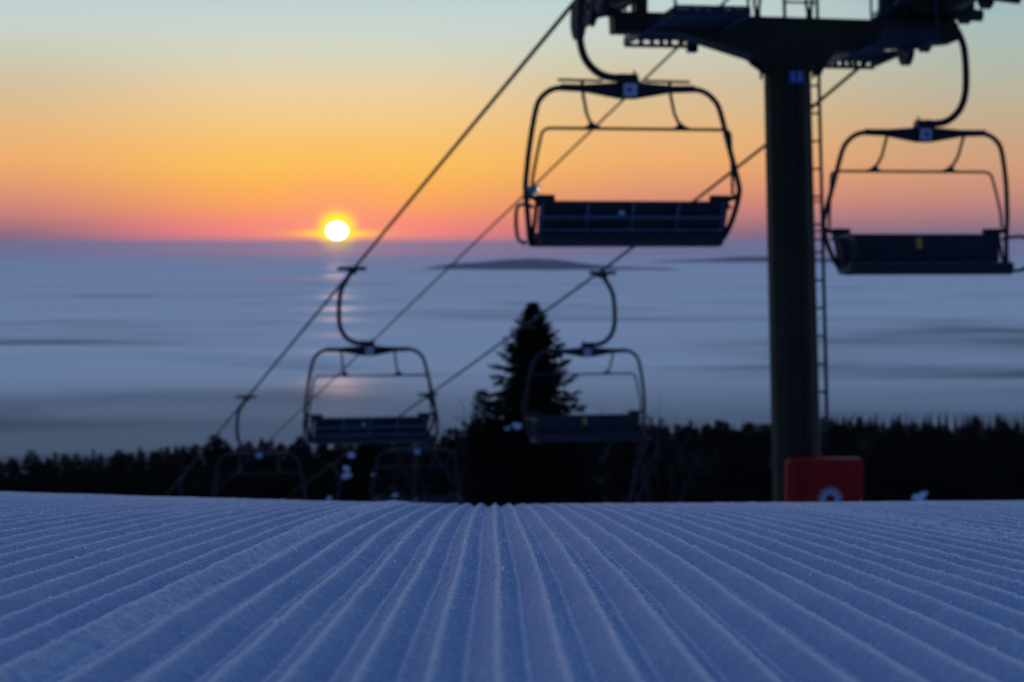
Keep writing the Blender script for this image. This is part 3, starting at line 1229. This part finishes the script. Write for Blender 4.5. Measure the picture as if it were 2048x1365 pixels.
# red padding round the foot of the mast
padc = W(1652, 1003, 22.85)
gz = ground_z(padc.x, padc.y)
ptop = W(1652, 919, 22.85).z
H = ptop - gz + .1
pad = empty('safety_padding', mat=Matrix.Translation((padc.x, padc.y, gz - .1)) @ Matrix.Rotation(R(-3), 4, 'Z'))
tag(pad, 'red padded mat with a white ring emblem standing against the mast foot', 'safety padding')
m = MB()
bm = bmesh.new()
bmesh.ops.create_cube(bm, size=1, matrix=Matrix.Translation((0.0, .17, H / 2)) @ Matrix.Diagonal((.70, .33, H, 1)))
bmesh.ops.bevel(bm, geom=bm.edges[:], offset=.035, segments=4, profile=.6, affect='EDGES')
me = bpy.data.meshes.new('cushion')
bm.to_mesh(me)
bm.free()
for p_ in me.polygons:
    p_.use_smooth = True
me.materials.append(MT['red'])
o = bpy.data.objects.new('cushion', me)
COL.objects.link(o)
o.parent = pad
bm = bmesh.new()
bmesh.ops.create_cube(bm, size=1, matrix=Matrix.Translation((-.325, .09, H / 2 - .01)) @ Matrix.Diagonal((.105, .36, H - .02, 1)))
bmesh.ops.bevel(bm, geom=bm.edges[:], offset=.04, segments=4, profile=.6, affect='EDGES')
me = bpy.data.meshes.new('corner_roll')
bm.to_mesh(me)
bm.free()
for p_ in me.polygons:
    p_.use_smooth = True
me.materials.append(MT['red'])
o = bpy.data.objects.new('corner_roll', me)
COL.objects.link(o)
o.parent = pad
ez_ = W(1662, 1000, 22.8).z - (gz - .1)
ex_ = W(1662, 1000, 22.8).x - padc.x
m = MB()
ns = 14
ri, ro = .045, .088
vs, fs = [], []
for k in range(ns * 4):
    a = 2 * math.pi * k / (ns * 4)
    for r in (ri, ro):
        vs.append((ex_ + r * math.cos(a), -.003, ez_ + r * math.sin(a)))
for k in range(ns * 4):
    k2 = (k + 1) % (ns * 4)
    fs.append([k * 2, k * 2 + 1, k2 * 2 + 1, k2 * 2][::-1])
m.add(vs, fs)
for k in range(ns):
    a = 2 * math.pi * (k + .5) / ns
    b = .085
    pts = [(ex_ + r * math.cos(a + da), -.003, ez_ + r * math.sin(a + da)) for r, da in ((.089, -b * 1.3), (.118, -b), (.124, 0), (.118, b), (.089, b * 1.3))]
    m.add(pts, [[0, 1, 2, 3, 4]])
m.build('emblem', MT['white_vinyl'], pad)
m = MB()
q = W(1560, 934, 22.95)
lx, lz = q.x - padc.x, q.z - (gz - .1)
m.box((lx + .02, .45, lz), (.20, .02, .12))
m.box((lx - .03, .60, lz), (.02, .3, .12))
m.build('strap', MT['strap'], pad)


# ---------------------------------------------------------------- trees
def spruce_geo(h, rad_of, rn, step=.13, nb=8, tuft=.17, dens=1.0, bushy=1.0, low=.03, spread=(.55, .7, .9, 1.05, 1.3)):
    """returns (trunk MB, crown MB)"""
    tk = MB()
    tk.tube([(0, 0, -.3), (0, 0, h * .5), (0, 0, h * .985)], [max(.05, h * .017), h * .009, .006], 8)
    cr = MB()
    z = h * .995
    cr.tube([(0, 0, h * .93), (0, 0, h)], [.018, .004], 5)
    while z > h * low:
        tdown = h - z
        r = rad_of(tdown)
        k_ = nb if r > .35 else max(4, int(nb * .7))
        a0 = rn.uniform(0, 6.28)
        for k in range(k_):
            a = a0 + 6.283 * k / k_ + rn.uniform(-.3, .3)
            ln = r * rn.choice(spread) * rn.uniform(.85, 1.1)
            if rn.random() < .10:
                ln *= rn.uniform(.4, 1.15)
            up = max(-.12, .60 - .34 * tdown)
            dirv = Vector((math.cos(a), math.sin(a), 0))
            pts = []
            nseg = max(2, int(ln / (tuft * .42) * dens))
            for i in range(nseg + 1):
                s = i / nseg
                zz_ = z + ln * (up * s - .42 * s * s * min(1, .3 + .5 * tdown) + .30 * s ** 4)
                pts.append(Vector((0, 0, zz_)) + dirv * (ln * s))
            side_v = Vector((-dirv.y, dirv.x, 0))
            for i in range(1, nseg + 1):
                s = i / nseg
                p = pts[i]
                fwd = (pts[i] - pts[i - 1]).normalized()
                wtw = tuft * (1.25 - .75 * s) * bushy * min(1.0, .34 + 1.1 * r)
                for sd in (-1, 1):
                    d2 = (fwd * rn.uniform(.5, 1.0) + side_v * sd * rn.uniform(.5, 1.0) + Vector((0, 0, rn.uniform(-.75, .05)))).normalized()
                    le = wtw * rn.uniform(.8, 1.5)
                    wd = wtw * rn.uniform(.20, .34) * (1.9 if r < .5 else 1.0)
                    pr = d2.cross(Vector((rn.uniform(-.6, .6), rn.uniform(-.6, .6), 1))).normalized() * wd
                    cr.add([p - d2 * le * .15, p + d2 * le * .4 + pr, p + d2 * le, p + d2 * le * .45 - pr], [[0, 1, 2, 3]])
            le = tuft * .9 * min(1, .3 + r)
            tip = pts[-1]
            fwd = (pts[-1] - pts[-2]).normalized()
            pr = Vector((0, 0, 1)) * le * .18
            cr.add([tip - fwd * le * .6, tip + pr, tip + fwd * le * .8, tip - pr], [[0, 1, 2, 3]])
        z -= step * rn.uniform(.75, 1.25) * (0.30 + min(.75, tdown * .35))
    return tk, cr


def place_tree(px, topy, Z, name, label, rad_of, seed, cat='spruce', group=None, **kw):
    top = W(px, topy, Z)
    gz = ground_z(top.x, top.y)
    h = top.z - gz
    rn = random.Random(seed)
    tk, cr = spruce_geo(h, rad_of, rn, **kw)
    root = empty(name, (top.x, top.y, gz))
    tag(root, label, cat, group)
    tk.build('trunk', MT['bark'], root)
    cr.build('crown', MT['needles'], root)
    return root


place_tree(1066, 606, 60, 'spruce_tree', 'tall dark spruce rising above the snow edge behind the right chair',
           lambda t_: min(.03 + .52 * t_, .22 + .46 * t_, 1.15 + .14 * t_), 11, step=.135, nb=12, tuft=.25, bushy=1.25, spread=(.7, .85, 1.0, 1.15))
place_tree(963, 782, 57, 'spruce_tree', 'small ragged conifer left of the tall spruce', lambda t_: min(.04 + .42 * t_, .30 + .12 * t_), 12, step=.15, nb=8, tuft=.20, bushy=1.1, spread=(.5, .8, 1.1, 1.5))
place_tree(552, 918, 78, 'spruce_tree', 'small black spruce below the third left chair', lambda t_: min(.05 + .38 * t_, .55 + .1 * t_), 13, step=.2, nb=7, tuft=.24)
place_tree(733, 872, 74, 'spruce_tree', 'broad dark spruce behind the snowy clumps, under the second left chair', lambda t_: min(.2 + .6 * t_, .9 + .1 * t_), 14, step=.2, nb=8, tuft=.28)
place_tree(1008, 872, 64, 'spruce_tree', 'low dark spruce filling the foot of the tall spruce on its left', lambda t_: min(.15 + .7 * t_, .7 + .15 * t_), 15, step=.17, nb=8, tuft=.26)
place_tree(1128, 862, 66, 'spruce_tree', 'low dark spruce at the right foot of the tall spruce', lambda t_: min(.15 + .6 * t_, .7 + .15 * t_), 16, step=.17, nb=8, tuft=.26)
place_tree(905, 862, 82, 'spruce_tree', 'dark spruce behind the small right-rope chair', lambda t_: min(.15 + .45 * t_, .9 + .1 * t_), 17, step=.22, nb=8, tuft=.3)


# bare birches
def birch_geo(h, rn, spread=.5):
    m = MB()

    def grow(p, d, ln, r, depth):
        q = p + d * ln
        mid = p.lerp(q, .5) + Vector((rn.uniform(-1, 1), rn.uniform(-1, 1), 0)) * ln * .06
        m.tube([p, mid, q], [r, r * .8, r * .6], 4)
        if depth == 0:
            return
        for _ in range(rn.choice((2, 3, 3))):
            nd = (d + Vector((rn.uniform(-1, 1), rn.uniform(-1, 1), rn.uniform(-.2, .5))) * spread).normalized()
            st_ = p.lerp(q, rn.uniform(.55, 1.0))
            grow(st_, nd, ln * rn.uniform(.55, .8), r * .55, depth - 1)
    grow(Vector((0, 0, -.1)), Vector((0, 0, 1)), h * .36, h * .009, 5)
    return m


for i, (px, ty, Z, sd, lab) in enumerate([
        (908, 786, 72, 1, 'bare thin birch left of the small ragged conifer'),
        (880, 812, 80, 2, 'low bare birch beside the bench end of the second left chair'),
        (1192, 782, 76, 3, 'bare birch seen through the frame of the chair before the tall spruce'),
        (1222, 800, 84, 4, 'small bare birch right of the one behind the chair frame'),
        (1330, 812, 120, 5, 'hazy bare birch between the chair and the mast'),
        (1460, 818, 130, 6, 'slender bare tree just left of the mast'),
        (1700, 806, 150, 7, 'bare treetops right of the ladder')]):
    top = W(px, ty, Z)
    gz = ground_z(top.x, top.y)
    o = birch_geo(top.z - gz, random.Random(sd + 40)).build('birch_tree', MT['birch'])
    # scale the growth so that it ends at the wanted height
    zm = max(v.co.z for v in o.data.vertices)
    s_ = (top.z - gz) / zm
    o.scale = (s_, s_, s_)
    o.location = (top.x, top.y, gz)
    tag(o, lab, 'birch')

# forest edge: many spruces, each an object of its own
rn = random.Random(77)
protos = []
for k in range(6):
    f_ = rn.uniform(.17, .24)
    tk, cr = spruce_geo(10, (lambda f: (lambda t_: min(.03 + .24 * t_, .25 + f * t_)))(f_), random.Random(200 + k), step=.36, nb=7, tuft=.42, bushy=1.3)
    b = len(tk.v)
    m = MB()
    m.add(tk.v, tk.f)
    m.add(cr.v, cr.f)
    me = bpy.data.meshes.new('spruce_tree')
    me.from_pydata([tuple(v) for v in m.v], [], m.f)
    me.materials.append(MT['needles'])
    protos.append(me)


def treeline(px):
    return float(np.interp(px, [-100, 0, 150, 300, 380, 440, 560, 700, 880, 1000, 1250, 1400, 1540, 1700, 1850, 2148],
                           [917, 914, 912, 900, 890, 880, 882, 880, 872, 862, 850, 848, 850, 850, 852, 848]))


cnt = 0
for row, (Z0, Z1, n_, sink) in enumerate([(235, 270, 150, 0), (190, 225, 74, 3), (150, 180, 58, 10), (118, 140, 44, 18)]):
    for i in range(n_):
        px = -110 + (2270) * (i + rn.uniform(.15, .85)) / n_
        Z = rn.uniform(Z0, Z1)
        y = treeline(px) + sink + rn.uniform(-7, 12) - (rn.random() < .12) * rn.uniform(6, 16)
        top = W(px, y, Z)
        gz = terrain_z(top.x, top.y) if top.y > 186 else ground_z(top.x, top.y)
        h = top.z - gz + .3
        o = bpy.data.objects.new('spruce_tree', protos[rn.randrange(6)])
        COL.objects.link(o)
        o.location = (top.x, top.y, gz - .3)
        s_ = h / 10
        wd = s_ * rn.uniform(.8, 1.45) * (.75, 1.25, 1.7, 2.0)[row]
        o.scale = (wd, wd, s_)
        o.rotation_euler = (0, 0, rn.uniform(0, 6.28))
        left = px < 1000
        tag(o, 'black spruce of the dense forest edge below the fog, left of the tall spruce' if left else
            'black spruce of the dense forest below the fog, right of the tall spruce', 'spruce',
            'spruces of the left forest edge' if left else 'spruces of the right forest')
        cnt += 1

# far wood on the hill at the right, seen as one mass
fv, ff = [], []
rn = random.Random(5)
for i in range(420):
    px = rn.uniform(1180, 2250)
    Z = rn.uniform(720, 900)
    tl_ = float(np.interp(px, [1180, 1300, 1420, 1540, 1640, 1750, 1900, 2250], [852, 838, 836, 838, 824, 822, 820, 816]))
    top = W(px, tl_ + rn.uniform(-2, 9) + (900 - Z) * .02, Z)
    gz = terrain_z(top.x, top.y) - 1
    h = top.z - gz
    if h < 3:
        h = 9
        gz = top.z - h
    wr = rn.uniform(1.6, 3.2)
    b = len(fv)
    tiers = 6
    for ti in range(tiers):
        zt_ = gz + h * (1 - ti / (tiers + .5))
        rr = wr * (ti + 1) / tiers
        b = len(fv)
        fv.append((top.x, top.y, zt_))
        for k in range(6):
            a = 1.047 * k + rn.uniform(-.3, .3)
            q_ = rr * rn.uniform(.7, 1.2)
            fv.append((top.x + q_ * math.cos(a), top.y + q_ * math.sin(a), zt_ - h / tiers * rn.uniform(1.1, 1.5)))
        for k in range(6):
            ff.append([b, b + 1 + k, b + 1 + (k + 1) % 6])
me = bpy.data.meshes.new('far_wood')
me.from_pydata(fv, [], ff)
me.materials.append(MT['needles'])
o = bpy.data.objects.new('far_wood', me)
COL.objects.link(o)
tag(o, 'far bluish wood on the hill behind the mast, fading into the fog', 'wood', kind='stuff')

# snow resting on boughs and on the lower slope
GRP = None
for i, (px, py, Z, r, n_, lab) in enumerate([
        (702, 913, 71.2, .13, 2, 'upper of the bluish snow clumps by the curved hanger arm'),
        (692, 937, 71.2, .12, 3, 'middle bluish snow clump by the curved hanger arm'),
        (694, 952, 71.2, .12, 3, 'lower bluish snow clump by the curved hanger arm'),
        (748, 950, 72, .08, 2, 'small dim snow clump right of the curved hanger arm'),
        (658, 998, 68.6, .09, 2, 'snow clump peeping over the snow edge left of the curved hanger arm'),
        (790, 995, 62, .10, 3, 'snow clump on the snow edge under the small right-rope chair'),
        (955, 967, 60, .08, 2, 'lone small snow clump in the dark right of the small chair'),
        (1031, 853, 58.5, .10, 3, 'bright snow clump on the bough touching the chair frame'),
        (1013, 858, 58.5, .08, 2, 'smaller snow clump just left of the one at the chair frame'),
        (1838, 996, 40, .09, 4, 'slanting snow clump at the snow edge right of the red padding'),
        (1851, 986, 40, .035, 2, 'tiny snow clump above the slanting one right of the red padding')]):
    lump('snow_clump', W(px, py, Z), r, 60 + i, lab, n=n_)

# ---------------------------------------------------------------- haze
if True:
    m = MB()
    x0, x1, y0, y1, z0, z1 = -50000, 50000, -300, 30000, -170, 12
    m.add([(x0, y0, z0), (x1, y0, z0), (x1, y1, z0), (x0, y1, z0), (x0, y0, z1), (x1, y0, z1), (x1, y1, z1), (x0, y1, z1)],
          [[3, 2, 1, 0], [4, 5, 6, 7], [0, 1, 5, 4], [1, 2, 6, 5], [2, 3, 7, 6], [3, 0, 4, 7]])
    mv = bpy.data.materials.new('haze')
    mv.use_nodes = True
    mv.node_tree.nodes.clear()
    N, M, L = mk(mv.node_tree)
    pv = N('ShaderNodeVolumePrincipled')
    pv.inputs['Color'].default_value = (0.86, 0.86, 1.0, 1)
    pv.inputs['Density'].default_value = 3.8e-5
    pv.inputs['Anisotropy'].default_value = 0.4
    mo = N('ShaderNodeOutputMaterial')
    L(pv.outputs[0], mo.inputs['Volume'])
    hz = m.build('haze', mv)
    tag(hz, 'thin morning haze over the valley', 'haze', kind='stuff')
print('forest trees', cnt)
